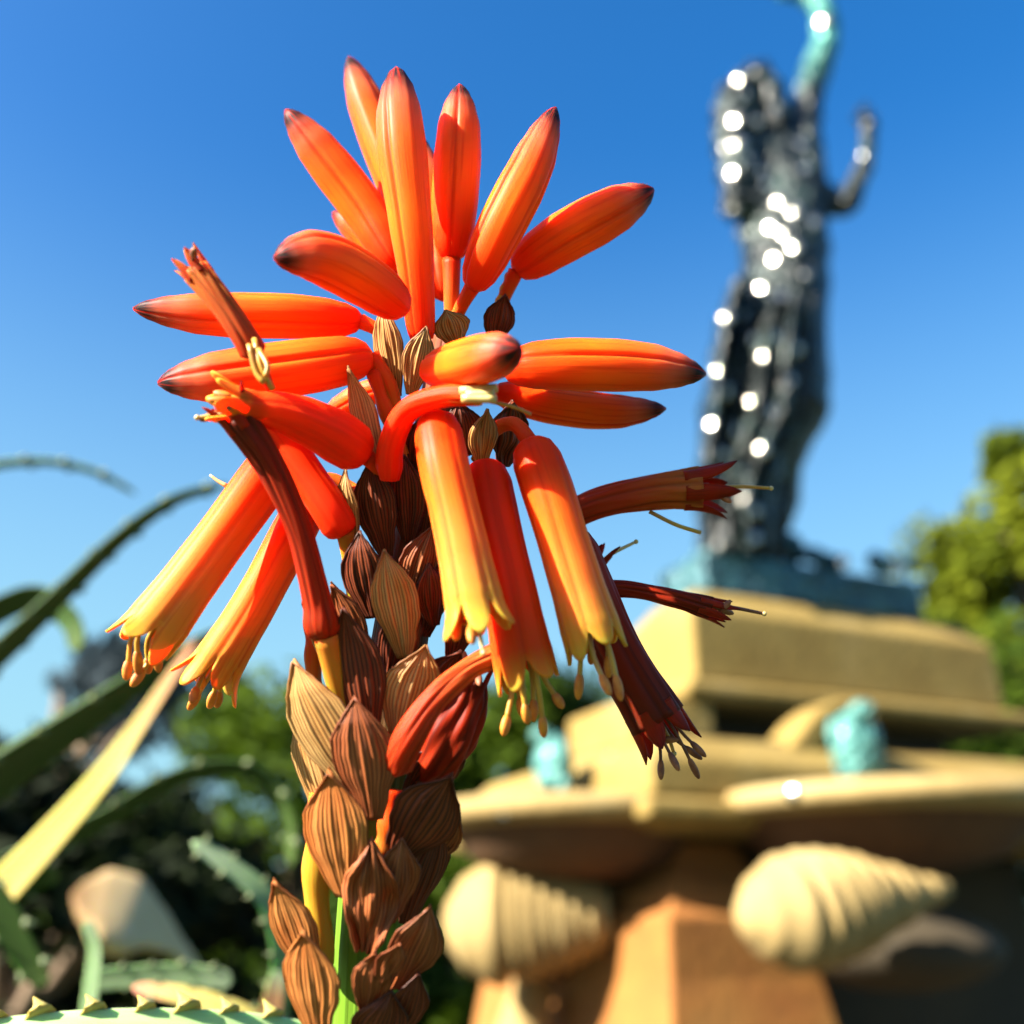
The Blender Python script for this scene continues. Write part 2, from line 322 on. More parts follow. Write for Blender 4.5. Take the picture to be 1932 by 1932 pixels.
o = obj('end_wall', mesh(V, [(3, 2, 1, 0), (4, 5, 6, 7), (0, 1, 5, 4), (1, 2, 6, 5), (2, 3, 7, 6), (3, 0, 4, 7)], smooth=False), M_stone, fount)
md = o.modifiers.new('bevel', 'BEVEL'); md.width = 0.015; md.segments = 3
tier('lower_tier', [(0.25, 0.392), (0.315, 0.388), (0.37, 0.330), (0.37, 0.25)], M_stone)
tier('string_course', [(0.36, 0.249), (0.40, 0.24), (0.40, 0.205), (0.33, 0.185), (0.20, 0.18)], M_stone)
tier('core', [(-0.02, 0.179), (-0.02, -0.62)], M_shadestone)  # painted near-black to stand for shade behind the pier
WFULL = WF; WF = -0.26
tier('pier', [(0.20, 0.178), (0.225, 0.12), (0.27, 0.075), (0.285, 0.055), (0.287, 0.035), (0.315, 0.02), (0.32, -0.10), (0.36, -0.35), (0.44, -0.619)], M_stonewarm, 0.02)
WF = WFULL
tier('plinth', [(0.50, -0.621), (0.55, -0.66), (0.55, -CZ)], M_stone)
# basins, turned bowls let into the tier
def bowl(cx, R_, z, H):
    prof = [(0.05, -H), (0.40 * R_, -H * 0.96), (0.66 * R_, -H * 0.78), (0.80 * R_, -H * 0.50), (0.86 * R_, -H * 0.34), (0.96 * R_, -H * 0.30), (R_ * 1.005, -H * 0.24), (R_ * 1.02, -H * 0.14), (R_ * 1.0, -H * 0.04), (R_ * 0.96, 0), (R_ * 0.90, -0.006), (R_ * 0.85, -H * 0.25), (R_ * 0.5, -H * 0.6), (0.02, -H * 0.7)]
    seg = 56; V = []; 
    for r, dz in prof:
        for k in range(seg):
            a = 2 * math.pi * k / seg; V.append(cx + Vector((math.cos(a) * r, math.sin(a) * r, CZ + z + dz)))
    Fc = [(i * seg + k, i * seg + (k + 1) % seg, (i + 1) * seg + (k + 1) % seg, (i + 1) * seg + k) for i in range(len(prof) - 1) for k in range(seg)]
    Fc += [tuple(reversed(range(seg))), tuple(range((len(prof) - 1) * seg, len(prof) * seg))]
    return mesh(V, Fc)
KT = KA - E1 * 0.37 - E2 * 0.37
for c_, R_, z_ in ((KT + E1 * 0.57 - E2 * 0.02, 0.385, 0.268), (KT + E2 * 0.36, 0.34, 0.258)):
    me = bowl(c_, R_, z_, 0.165); b_ = obj('basin', me, M_shell, fount); me.materials.append(M_shadebrown)
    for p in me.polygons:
        if p.index < 4 * 56 or p.index == 13 * 56: p.material_index = 1  # bowl undersides get the painted-shade brown
V = [rect(0.30, 0.394)[k] for k in range(4)]; obj('bounce_cut_sheet', mesh(V, [(0, 1, 2, 3)], smooth=False), M_bouncecut, fount)  # added dark sheet that stops the tier top bouncing light upwards
def ring(r0, r1, z0, z1, c, seg=48):
    V = [c + Vector((math.cos(2 * math.pi * k / seg) * r_, math.sin(2 * math.pi * k / seg) * r_, z)) for r_, z in ((r0, z0), (r1, z0), (r1, z1), (r0, z1)) for k in range(seg)]
    return mesh(V, [(i * seg + k, i * seg + (k + 1) % seg, ((i + 1) % 4) * seg + (k + 1) % seg, ((i + 1) % 4) * seg + k) for i in range(4) for k in range(seg)], smooth=False)
fc = Vector((fount.location.x, fount.location.y, 0))
obj('bounce_cut_ring', ring(1.75, 2.0, 0.0, 0.40, fc), M_shadestone, fount)  # unseen ring added round the fountain, dark so it bounces little light
obj('bounce_cut_disc', mesh([fc + Vector((math.cos(a * math.pi / 24) * 1.76, math.sin(a * math.pi / 24) * 1.76, 0.30)) for a in range(48)], [tuple(range(48))], smooth=False), M_bouncecut, fount)  # unseen dark disc added to cut bounce from the ground
# scroll bracket climbing from the tier to the ledge
def prism(poly2, Y0, e, depth, bev=0.01):
    n = len(poly2); V = [p for p in poly2] + [p + e * depth for p in poly2]
    Fc = [tuple(range(n)), tuple(reversed(range(n, 2 * n)))] + [(i, (i + 1) % n + 0, (i + 1) % n + n, i + n) for i in range(n)]
    Fc = [tuple(range(n - 1, -1, -1)), tuple(range(n, 2 * n))] + [(i, (i + 1) % n, (i + 1) % n + n, i + n) for i in range(n)]
    return mesh(V, Fc, smooth=False)
def onplane(u, v, off):          # pixel -> point on the plane parallel to the front face, 'off' in front of the pedestal
    r = ray(u, v); k = (KA - E2 * off - CAM).dot(E2) / r.dot(E2); return CAM + r * k
up_e = [(1455, 1432), (1500, 1395), (1535, 1350), (1575, 1322), (1620, 1316), (1660, 1330)]
lo_e = [(1655, 1372), (1615, 1362), (1580, 1372), (1550, 1408), (1520, 1440), (1470, 1458)]
o = obj('scroll_bracket', prism([onplane(p.x, p.y, 0.33) for p in spline([(a, b, 0) for a, b in up_e], 14)] + [onplane(p.x, p.y, 0.33) for p in spline([(a, b, 0) for a, b in lo_e], 14)], 0, E2, 0.13), M_stone, fount)
md = o.modifiers.new('bevel', 'BEVEL'); md.width = 0.012; md.segments = 3; md.limit_method = 'ANGLE'; md.angle_limit = R(50)
# carved shells
def shell(p0, p1, rmax, ribs, prof, ts=0.34):
    n = 70; path = [p0.lerp(p1, i / (n - 1)) for i in range(n)]; rad = []
    for i in range(n):
        t = i / (n - 1); x = max(0, t - ts) / (1 - ts) * ribs
        rib = 0.76 + 0.24 * abs(math.cos(math.pi * x)) ** 0.7 if t > ts else 1.0
        rad.append(max(0.003, rmax * lerp_prof(prof, t) * rib))
    return tube(path, rad, 28, side=Vector((0, -1, 0)))
pr = [(0, 0.05), (0.03, 0.35), (0.10, 0.68), (0.22, 0.95), (0.34, 1.0), (0.5, 0.88), (0.7, 0.58), (0.88, 0.30), (0.95, 0.24), (1, 0.12)]
obj('shell', shell(PY(1393, 1735, 1.96), PY(1790, 1676, 2.10), wid(106, 1.95), 9, pr, 0.22), M_shell, fount)
pl = [(0, 0.05), (0.04, 0.40), (0.15, 0.78), (0.32, 1.0), (0.5, 0.98), (0.72, 0.82), (0.9, 0.62), (1, 0.45)]
obj('shell', shell(PY(836, 1745, 2.50), PY(1150, 1728, 2.46), wid(104, 2.5), 7, pl, 0.36), M_shell, fount)
# corbels carrying the shells
def corbel(c, ax): return ell(c, ax, 24, 14)
obj('corbel', corbel(PY(1690, 1790, 2.40), (E1 * 0.22, E2 * 0.22, Vector((0, 0, 0.085)))), M_shadestone, fount)  # shade below the shell painted in as near-black stone
obj('corbel', corbel(PY(1030, 1775, 2.74), (E2 * 0.16, E1 * 0.17, Vector((0, 0, 0.09)))), M_shadebrown, fount)
pts = [PY(1005, 1862, 2.66), PY(990, 1930, 2.62), PY(960, 2050, 2.55)]
obj('corbel_rib', tube(spline(pts, 10), [0.05, 0.05, 0.052, 0.055, 0.058, 0.06, 0.06, 0.06, 0.06, 0.06], 12), M_shell, fount)
# bronze spout creatures
def creature(c, face, s, label):
    e = empty('bronze_turtle', c - Vector((0, 0, 0.07 * s)), label, 'bronze figure', 'verdigris spout figures on the fountain')
    up = Vector((0, 0, 1)); sd_ = face.cross(up)
    obj('body', ell(c, (sd_ * 0.052 * s, face * 0.045 * s, up * 0.075 * s), 16, 12), M_verdigris, e)
    obj('head', ell(c + face * 0.03 * s + up * 0.068 * s, (sd_ * 0.024 * s, face * 0.026 * s, up * 0.02 * s)), M_verdigris, e)
    for a in (-1, 1):
        for b in (-1, 1):
            obj('flipper', ell(c + sd_ * a * 0.048 * s + up * (b * 0.04 - 0.015) * s, (sd_ * 0.016 * s, face * 0.012 * s, up * 0.03 * s), 8, 6), M_verdigris, e)
creature(onplane(1615, 1412, 0.36), -E2, 1.2, 'oval verdigris bronze turtle on the scroll bracket of the fountain')
creature(PY(1045, 1445, 2.42), -E1, 1.0, 'verdigris bronze turtle beside the sunlit end wall of the fountain')

# ------------------------------------------------------------------ statue
YS = 2.98
st = empty('bronze_statue', PY(1440, 1045, YS), 'dark bronze figure of a woman, one arm raised, standing on the stone pedestal', 'statue')
bz = KA + Vector((0, 0, CZ + 0.876))
def slab(a0, a1, b0, b1, z0, z1, m, par, name):
    V = [KA + E1 * a + E2 * b + Vector((0, 0, CZ + z)) for z in (z0, z1) for a, b in ((a0, b0), (a1, b0), (a1, b1), (a0, b1))]
    o = obj(name, mesh(V, [(3, 2, 1, 0), (4, 5, 6, 7), (0, 1, 5, 4), (1, 2, 6, 5), (2, 3, 7, 6), (3, 0, 4, 7)], smooth=False), m, par)
    md = o.modifiers.new('bevel', 'BEVEL'); md.width = 0.01; md.segments = 2; return o
slab(0.10, 0.90, 0.06, 0.32, 0.876, 1.00, M_bronzebase, st, 'base_slab')
def skin(name, verts, edges, m, par, disp=0.0, ts=0.06):
    me = bpy.data.meshes.new(name); me.from_pydata([tuple(v[0]) for v in verts], edges, [])
    o = bpy.data.objects.new(name, me); COL.objects.link(o); me.materials.append(m); o.parent = par; o.matrix_parent_inverse = Matrix.Translation(-par.location)
    sk = o.modifiers.new('skin', 'SKIN'); sk.use_smooth_shade = True
    for i, sv in enumerate(me.skin_vertices[0].data): sv.radius = (verts[i][1], verts[i][1]); sv.use_root = (i == 0)
    sb = o.modifiers.new('sub', 'SUBSURF'); sb.levels = 2; sb.render_levels = 2
    if disp:
        tx = bpy.data.textures.new(name, 'CLOUDS'); tx.noise_scale = ts; tx.noise_depth = 2
        dm = o.modifiers.new('relief', 'DISPLACE'); dm.texture = tx; dm.strength = disp; dm.mid_level = 0.5; dm.texture_coords = 'LOCAL'
    return o
def sv(u, v, wu, dy=0): return (PY(u, v, YS + dy), wid(wu * (1.42 if v < 190 and u > 1470 else 1.10), 3.25))
B = [sv(1478, 690, 88), sv(1485, 570, 84), sv(1480, 460, 90), sv(1465, 345, 92), sv(1450, 262, 46), sv(1432, 222, 44), sv(1420, 180, 52), sv(1412, 142, 40),
     sv(1515, 262, 34), sv(1527, 170, 26), sv(1558, 80, 24), sv(1556, 20, 22), sv(1520, -12, 18), sv(1480, -22, 17),
     sv(1540, 372, 34), sv(1598, 392, 25, -.05), sv(1632, 310, 18, -.08), sv(1640, 262, 15, -.09), sv(1637, 238, 17, -.09),
     sv(1485, 775, 78, -.05), sv(1462, 850, 56, -.04), sv(1470, 950, 34), sv(1455, 1020, 26), sv(1430, 1040, 22, -.06),
     sv(1425, 780, 54), sv(1405, 890, 40, -.03), sv(1390, 980, 30), sv(1382, 1025, 24), sv(1360, 1042, 20, -.06),
     sv(1398, 195, 14, -.10)]
BE = [(0, 1), (1, 2), (2, 3), (3, 4), (4, 5), (5, 6), (6, 7), (3, 8), (8, 9), (9, 10), (10, 11), (11, 12), (12, 13), (3, 14), (14, 15), (15, 16), (16, 17), (17, 18),
      (0, 19), (19, 20), (20, 21), (21, 22), (22, 23), (0, 24), (24, 25), (25, 26), (26, 27), (27, 28), (6, 29)]
for (hu, hv, root, dirs) in ((1637, 232, 18, ((-22, -8), (-14, -24), (-4, -30), (6, -26), (16, -14))), (1478, -24, 13, ((-26, 8), (-30, -4), (-28, -14), (-18, -22), (-6, 18)))):
    for du, dv in dirs:
        k = len(B); B.append(sv(hu + du * .6, hv + dv * .6, 6, -.09 if root == 18 else 0)); B.append(sv(hu + du * 1.3, hv + dv * 1.2, 5, -.1 if root == 18 else -.01)); BE += [(root, k), (k, k + 1)]
skin('body', B, BE, M_bronze_body, st, 0.03, 0.05)
H = []; HE = []
for j, ch in enumerate([[(1400, 140, 30), (1380, 200, 34), (1382, 270, 38), (1392, 340, 36), (1385, 410, 26)], [(1430, 130, 26), (1462, 190, 28), (1470, 250, 26)], [(1398, 160, 26), (1410, 250, 40), (1420, 330, 46), (1425, 400, 40), (1440, 470, 30)]]):
    k0 = len(H)
    for (a, b, c) in ch: H.append(sv(a, b, c, -0.08 + 0.02 * j))
    HE += [(k0 + i, k0 + i + 1) for i in range(len(ch) - 1)]
    if j: HE.append((0, k0))
skin('hair', H, HE, M_bronze, st, 0.07, 0.035)
def drape(cols, nu, folds, amp, name):
    # cols: rows of (uL, uR, v)
    n = 40; V = []; UV = []
    for i in range(n):
        t = i / (n - 1); x = t * (len(cols) - 1); j = min(int(x), len(cols) - 2); f = x - j
        uL, uR, vv = [cols[j][q] * (1 - f) + cols[j + 1][q] * f for q in range(3)]
        for k in range(nu):
            s = k / (nu - 1); V.append(PY(uL + (uR - uL) * s, vv, YS - 0.10 - 0.12 * math.sin(math.pi * s) + amp * math.sin(s * folds * 6.28 + t * 3 + 0.6 * math.sin(t * 9)))); UV.append((s, t))
    Fc = [(i * nu + k, (i + 1) * nu + k, (i + 1) * nu + k + 1, i * nu + k + 1) for i in range(n - 1) for k in range(nu - 1)]
    o = obj(name, mesh(V, Fc, UV), M_bronze, st); md = o.modifiers.new('thick', 'SOLIDIFY'); md.thickness = 0.015
    tx = bpy.data.textures.new(name, 'CLOUDS'); tx.noise_scale = 0.04; dm = o.modifiers.new('relief', 'DISPLACE'); dm.texture = tx; dm.strength = 0.04; dm.texture_coords = 'LOCAL'
    return o
drape([(1400, 1545, 560), (1372, 1552, 660), (1345, 1552, 770), (1335, 1505, 840), (1322, 1478, 920), (1330, 1475, 1035)], 40, 4, 0.03, 'robe')
drape([(1385, 1415, 520), (1352, 1400, 600), (1330, 1385, 720), (1316, 1372, 850), (1312, 1370, 960), (1318, 1375, 1060)], 14, 1.5, 0.03, 'sash')
random.seed(11)
LM = []
for k in range(26):
    u = random.uniform(1330, 1720); hgt = 60 * math.exp(-((u - 1400) / 90) ** 2)
    LM.append(ell(PY(u, 1052 + 0.055 * (u - 1330) - random.uniform(0, 1) * (18 + hgt), YS + random.uniform(-.02, .12)), (RT * wid(random.uniform(14, 32), 3.1), Vector((0, 1, 0)) * 0.03, Vector((0, 0, 1)) * wid(random.uniform(12, 24), 3.1)), 10, 7))
for q in LM: obj('rock', q, M_bronzebase, st)
# made-up shiny bumps, tilted between sun and camera to make glints
M_glint = simple('glint_metal', (0.30, 0.29, 0.25), 0.12, metal=1.0)  # metal for the added glint bumps on bronze and stone
bpy.context.view_layer.update(); dg = bpy.context.evaluated_depsgraph_get()
targets = [o for o in st.children if o.name.split('.')[0] in ('body', 'hair', 'robe', 'sash', 'rock')]
def on_statue(u, v, objs=None):
    d = ray(u, v).normalized(); best = None
    for o in objs or targets:
        e = o.evaluated_get(dg); mi = e.matrix_world.inverted(); ok, p, nrm, _ = e.ray_cast(mi @ CAM, (mi.to_3x3() @ d).normalized())
        if ok:
            wp = e.matrix_world @ p
            if best is None or (wp - CAM).length < (best[0] - CAM).length: best = (wp, (e.matrix_world.to_3x3() @ nrm).normalized())
    return best
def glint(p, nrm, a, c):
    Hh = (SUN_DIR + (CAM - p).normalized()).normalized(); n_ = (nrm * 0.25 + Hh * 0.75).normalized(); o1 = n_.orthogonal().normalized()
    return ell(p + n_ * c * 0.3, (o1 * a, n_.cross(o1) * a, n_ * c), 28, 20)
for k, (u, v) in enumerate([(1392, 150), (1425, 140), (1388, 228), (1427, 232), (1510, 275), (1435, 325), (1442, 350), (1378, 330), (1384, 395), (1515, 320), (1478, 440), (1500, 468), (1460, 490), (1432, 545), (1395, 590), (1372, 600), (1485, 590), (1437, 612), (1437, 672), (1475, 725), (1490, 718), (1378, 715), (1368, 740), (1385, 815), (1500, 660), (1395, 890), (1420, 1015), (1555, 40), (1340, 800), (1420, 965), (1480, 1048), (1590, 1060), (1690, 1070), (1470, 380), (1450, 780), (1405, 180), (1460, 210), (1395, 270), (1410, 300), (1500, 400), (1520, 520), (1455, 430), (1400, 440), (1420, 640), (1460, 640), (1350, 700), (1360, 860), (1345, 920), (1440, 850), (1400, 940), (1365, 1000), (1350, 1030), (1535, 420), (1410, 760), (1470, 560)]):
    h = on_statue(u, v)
    if h: obj('glint_bump', glint(h[0], h[1], 0.020 + 0.006 * ((k * 7) % 5) / 4, 0.0052), M_glint, st)

def stone_glint(u, v, label):  # added metal bumps that make bright glints on the stone
    h = on_statue(u, v, list(fount.children)); o = obj('glint_spot', glint(h[0], h[1], 0.013, 0.003), M_glint); tag(o, label, 'water drop'); return o
stone_glint(948, 1536, 'added bright glint bump on the rim of the basin by the sunlit end wall')
stone_glint(1495, 1497, 'added bright glint bump on the rim of the basin below the bronze turtle')
stone_glint(1150, 1425, 'added bright glint bump on the sunlit end wall of the fountain')
# ------------------------------------------------------------------ trees and shrubs behind
def leafy(name, c, rad, n, ls, m, label, cat, trunk_to=0.0, group=None, clumps=26, seed=1, fill=0.45):
    random.seed(seed); V = []; Fc = []; tone = []
    e = empty(name, (c.x, c.y, 0), label, cat, group)
    cl = []
    for i in range(clumps):
        d = Vector((random.gauss(0, 1), random.gauss(0, 1), random.gauss(0, 1))).normalized() * random.uniform(0.35, 1.0) ** 0.6
        cl.append((c + Vector((d.x * rad[0], d.y * rad[1], d.z * rad[2])), random.uniform(0.6, 1.25), random.uniform(0, 1)))
    for i in range(n):
        q, sz, tn = random.choice(cl)
        d = Vector((random.gauss(0, 1), random.gauss(0, 1), random.gauss(0, 1))).normalized() * random.random() ** 0.4
        p = q + Vector((d.x * rad[0], d.y * rad[1], d.z * rad[2])) * (fill * sz)
        if p.z < 0.03: continue
        a = Vector((random.gauss(0, 1), random.gauss(0, 1), random.gauss(0, 1))).normalized(); b = a.orthogonal().normalized()
        s = ls * random.uniform(0.6, 1.3); k = len(V)
        V += [p - a * s, p + b * s * 0.35 - a * 0.1 * s, p + a * s, p - b * s * 0.35 - a * 0.1 * s]; Fc += [(k, k + 1, k + 2), (k, k + 2, k + 3)]
        tone += [min(1, max(0, tn * 0.7 + random.random() * 0.3))] * 2
    me = mesh(V, Fc, smooth=False); at = me.attributes.new('tone', 'FLOAT', 'FACE'); at.data.foreach_set('value', tone)
    obj('crown', me, m, e)
    TR = [tube(spline([(c.x, c.y, 0), (c.x + 0.05 * rad[0], c.y, c.z * 0.5), (c.x, c.y, c.z + rad[2] * 0.5)], 10), [0.10 * rad[0] * (1 - 0.08 * i) for i in range(10)], 8)]
    for q, sz, tn in cl[:9]: TR.append(tube(spline([(c.x, c.y, max(0.1, c.z - rad[2] * 0.6)), (q.x * 0.5 + c.x * 0.5, q.y * 0.5 + c.y * 0.5, q.z - 0.15 * rad[2]), q], 6), [0.04 * rad[0] * (1 - 0.14 * i) for i in range(6)], 6))
    obj('trunk', join(TR), M_trunk, e)
    return e
leafy('leafy_tree', PY(1960, 1190, 7.0), (0.78, 0.8, 1.05), 10000, 0.085, M_folyellow, 'broad yellow green tree rising behind the pedestal of the statue', 'tree', seed=3, clumps=34, fill=0.3)
leafy('leafy_tree', PY(1915, 900, 7.2), (0.30, 0.3, 0.42), 2200, 0.07, M_folyellow, 'narrow pointed treetop beside the statue above the yellow green tree', 'tree', seed=5, clumps=14, fill=0.35)
leafy('dark_tree', PY(95, 1420, 8.0), (1.5, 1.2, 1.15), 5200, 0.085, M_folblue, 'dark blue green tree with sky gaps behind the aloe leaves', 'tree', seed=8, clumps=30, fill=0.25)
leafy('round_shrub', PY(560, 1640, 6.0), (1.0, 0.8, 0.95), 8000, 0.07, M_fol, 'broad green shrub behind the lower flower stalk', 'shrub', seed=12, clumps=36, fill=0.33)
leafy('round_shrub', PY(1010, 1500, 6.6), (0.75, 0.7, 0.75), 6000, 0.07, M_fol, 'green shrub behind the bronze turtle on the end wall', 'shrub', seed=15, clumps=30, fill=0.33)
leafy('round_shrub', PY(330, 1900, 5.0), (1.2, 0.7, 0.7), 6500, 0.06, M_fol, 'low green shrub behind the curled dry leaf', 'shrub', seed=17, clumps=34, fill=0.3)
leafy('round_shrub', PY(900, 1850, 5.4), (0.9, 0.6, 0.8), 6500, 0.06, M_fol, 'dense dark green shrub between the stalk and the fountain shell', 'shrub', seed=19, clumps=34, fill=0.3)
leafy('round_shrub', PY(1850, 1640, 5.2), (0.9, 0.7, 1.0), 6500, 0.06, M_fol, 'dark green shrub behind the ribbed shell with the long tip', 'shrub', seed=21, clumps=34, fill=0.3)

M_folshade = foliage_mat('foliage_shade', (0.004, 0.007, 0.003), (0.014, 0.022, 0.006))  # near-black leaves: the shade behind the aloe painted as foliage colour
leafy('shade_shrub', PY(40, 1760, 1.9), (0.40, 0.3, 0.30), 5200, 0.035, M_folshade, 'added near-black shrub standing in for the shade close behind the long arching aloe leaves', 'shrub', seed=31, clumps=30, fill=0.3)
leafy('round_shrub', PY(2040, 1560, 6.0), (0.8, 0.7, 1.0), 6000, 0.07, M_fol, 'shaded green shrub past the far end of the fountain, below the yellow green tree', 'shrub', seed=27, clumps=34, fill=0.3)
# ================================================================== ALOE PLANTS (leaves with teeth)
def tooth_mesh():
    pts = [(0, 0, 0), (0.10, 0, 0.30), (0.25, 0, 0.62), (0.48, 0, 0.95)]
    return tube([Vector(p) for p in pts], [0.62, 0.36, 0.17, 0.03], 8)
TOOTH = tooth_mesh(); TOOTH.materials.append(M_tooth); TOOTHP = tooth_mesh(); TOOTHP.materials.append(M_toothpale)
def leaf(plant, pts, w0, w1, roll, m, tooth=None, tsize=1.0, spacing=0.02, tmin=0.0, tmax=0.95, thick=0.28, sides=(1, -1), prof=None):
    path = spline([P(u, v, d) for u, v, d in pts], 40); fr = frames(path, UP if roll is None else None)
    seg = 16; V = []; UV = []; n = len(path); edges = []
    dm = sum(p[2] for p in pts) / len(pts)
    for i, (p, (t, s, b)) in enumerate(zip(path, fr)):
        x = i / (n - 1); view = (p - CAM).normalized(); s2 = t.cross(view).normalized(); b2 = t.cross(s2).normalized()
        sd_ = s2 * math.cos(roll) + b2 * math.sin(roll); nm = t.cross(sd_).normalized()
        w = wid((lerp_prof(prof, x) * w0) if prof else (w0 + (w1 - w0) * x), dm) / 2 / max(0.42, math.cos(roll)) * (1 if x < 0.9 else max(0.04, math.sqrt(max(0, 1 - ((x - 0.9) / 0.1) ** 2))))
        for k in range(seg):
            th = 2 * math.pi * k / seg; c, q = math.cos(th), math.sin(th)
            h = q * w * thick * (1.0 if q < 0 else 0.45) - (1 - c * c) * w * 0.18
            V.append(p + sd_ * (c * w) + nm * h); UV.append((abs(2 * k / seg - 1), x))
        edges.append((p, sd_, t, w, nm))
    Fc = [(i * seg + k, i * seg + (k + 1) % seg, (i + 1) * seg + (k + 1) % seg, (i + 1) * seg + k) for i in range(n - 1) for k in range(seg)]
    Fc += [tuple(reversed(range(seg))), tuple(range((n - 1) * seg, n * seg))]
    L = obj('leaf', mesh(V, Fc, UV), m, plant)
    if tooth:
        acc = 0; j = 0
        for i in range(1, n):
            acc += (edges[i][0] - edges[i - 1][0]).length
            if acc > spacing and tmin <= i / n <= tmax:
                acc = 0; p, sd_, t, w, nm = edges[i]
                for sg in sides:
                    o = bpy.data.objects.new('tooth', tooth); COL.objects.link(o)
                    zz = sd_ * sg; xx = t; yy = zz.cross(xx); sc_ = tsize * random.uniform(0.8, 1.15)
                    mtx = Matrix((xx, yy, zz)).transposed().to_4x4() @ Matrix.Scale(sc_, 4); mtx.translation = p + zz * (w * 0.93)
                    o.parent = L; o.matrix_parent_inverse = Matrix(); o.matrix_basis = mtx
    return L
random.seed(4)
pa = empty('aloe_plant', (-0.42, 0.45, 0), 'large spiky aloe with long green toothed leaves arching towards the sky', 'aloe')
pb = empty('aloe_plant', (-0.05, 0.30, 0), 'low aloe with pale grey green and yellow toothed leaves below the flower', 'aloe')
def finish_plant(pl, h):
    x, y = pl.location.x, pl.location.y
    obj('trunk', tube(spline([(x, y, 0), (x + 0.01, y, h * 0.5), (x, y, h)], 10), [0.035] * 10, 12), M_trunk, pl)
def LF(*a, **k): return leaf(*a, **k)
# plant A
LF(pa, [(-260, 1010, .62), (-80, 900, .60), (60, 872, .60), (170, 888, .60), (258, 932, .60)], 20, 10, R(60), M_leafpale, TOOTHP, 0.004, 0.022)
LF(pa, [(-200, 1420, .52), (0, 1235, .52), (110, 1130, .52), (230, 1015, .52), (330, 945, .53), (430, 915, .54)], 50, 14, R(62), M_leaf, TOOTHP, 0.004, 0.02)
LF(pa, [(-60, 1180, .60), (60, 1130, .58), (125, 1165, .56), (150, 1225, .55)], 55, 30, R(50), M_leaf, None)
LF(pa, [(-200, 1620, .46), (0, 1468, .46), (180, 1345, .46), (310, 1255, .47), (425, 1182, .48)], 92, 14, R(64), M_leaf, TOOTHP, 0.0045, 0.02, sides=(1, -1))
LF(pa, [(-170, 1860, .43), (-40, 1722, .43), (75, 1600, .43), (190, 1468, .43), (265, 1362, .44), (370, 1205, .45)], 84, 14, R(-25), M_leafyellow, None)
LF(pa, [(-120, 1690, .50), (60, 1612, .50), (200, 1545, .50), (310, 1480, .50), (410, 1450, .50), (490, 1465, .50), (540, 1540, .50), (548, 1640, .50)], 42, 20, R(58), M_leaf, TOOTHP, 0.004, 0.018)
LF(pa, [(-160, 1900, .45), (0, 1700, .45), (70, 1655, .45), (110, 1655, .45)], 90, 24, R(30), M_leaf, TOOTHP, 0.004, 0.02)
LF(pa, [(-120, 1560, .40), (0, 1720, .40), (45, 1800, .40), (85, 1860, .40)], 70, 34, R(30), M_leaf, TOOTHP, 0.004, 0.016)
finish_plant(pa, 0.80)
# plant B
LF(pb, [(500, 1990, .36), (520, 1900, .36), (534, 1800, .36), (505, 1700, .36), (440, 1638, .36), (362, 1588, .36)], 52, 30, R(15), M_leafpale, TOOTHP, 0.0026, 0.011, sides=(1, -1))
LF(pb, [(480, 2010, .32), (500, 1945, .32), (515, 1890, .33), (525, 1830, .34)], 60, 30, R(10), M_leaftan, None)
LF(pb, [(160, 1960, .34), (172, 1860, .34), (178, 1790, .34), (164, 1738, .34)], 30, 20, R(-45), M_leafpale, None)
LF(pb, [(175, 1850, .36), (260, 1842, .36), (350, 1838, .36), (440, 1850, .36)], 40, 36, R(25), M_leafpale, TOOTHP, 0.0024, 0.010)
LF(pb, [(520, 1960, .33), (450, 1915, .33), (360, 1880, .33), (250, 1862, .33)], 56, 22, R(30), M_leafyellow, TOOTHP, 0.0024, 0.010)
dryprof = [(0, .12), (.25, .22), (.42, .55), (.6, 1.0), (.78, .95), (.92, .5), (1, .2)]
LF(pb, [(385, 1860, .80), (350, 1800, .80), (300, 1752, .79), (250, 1722, .78), (195, 1702, .77), (135, 1688, .76)], 125, 20, R(48), M_leafdry, None, prof=dryprof, thick=0.6)
# the sharp toothed leaf at the bottom edge
LF(pb, [(700, 2020, .185), (500, 1975, .175), (300, 1962, .168), (100, 1968, .163), (-120, 1992, .160)], 118, 100, R(38), M_leafmint, TOOTH, 0.0036, 0.0068, sides=(-1,), tmin=0.12, tmax=0.98)
finish_plant(pb, 0.72)

# ================================================================== ALOE FLOWER SPIKE
AX = [(690, 2150, 4), (692, 1932, 2), (702, 1700, 0), (722, 1450, 0), (760, 1180, 0), (800, 950, 0), (835, 760, 0), (852, 640, 0)]
base_pt = Vector((-0.05, 0.27, 0.62))
axis_pts = [base_pt, base_pt.lerp(F(*AX[0]), 0.6) + Vector((0, 0.02, 0))] + [F(*a) for a in AX]
spike = empty('aloe_flower_spike', base_pt, 'orange red aloe flower spike with drooping tubular flowers and papery bracts', 'flower')
sp = spline(axis_pts, 90); sr = [wid(66) * (1 - 0.42 * (i / 89) ** 1.6) for i in range(90)]
obj('stalk', tube(sp, sr, 28, shape=lambda th, v: 1 + 0.035 * math.cos(7 * th) + 0.02 * math.cos(13 * th + 1)), M_stalk, spike)

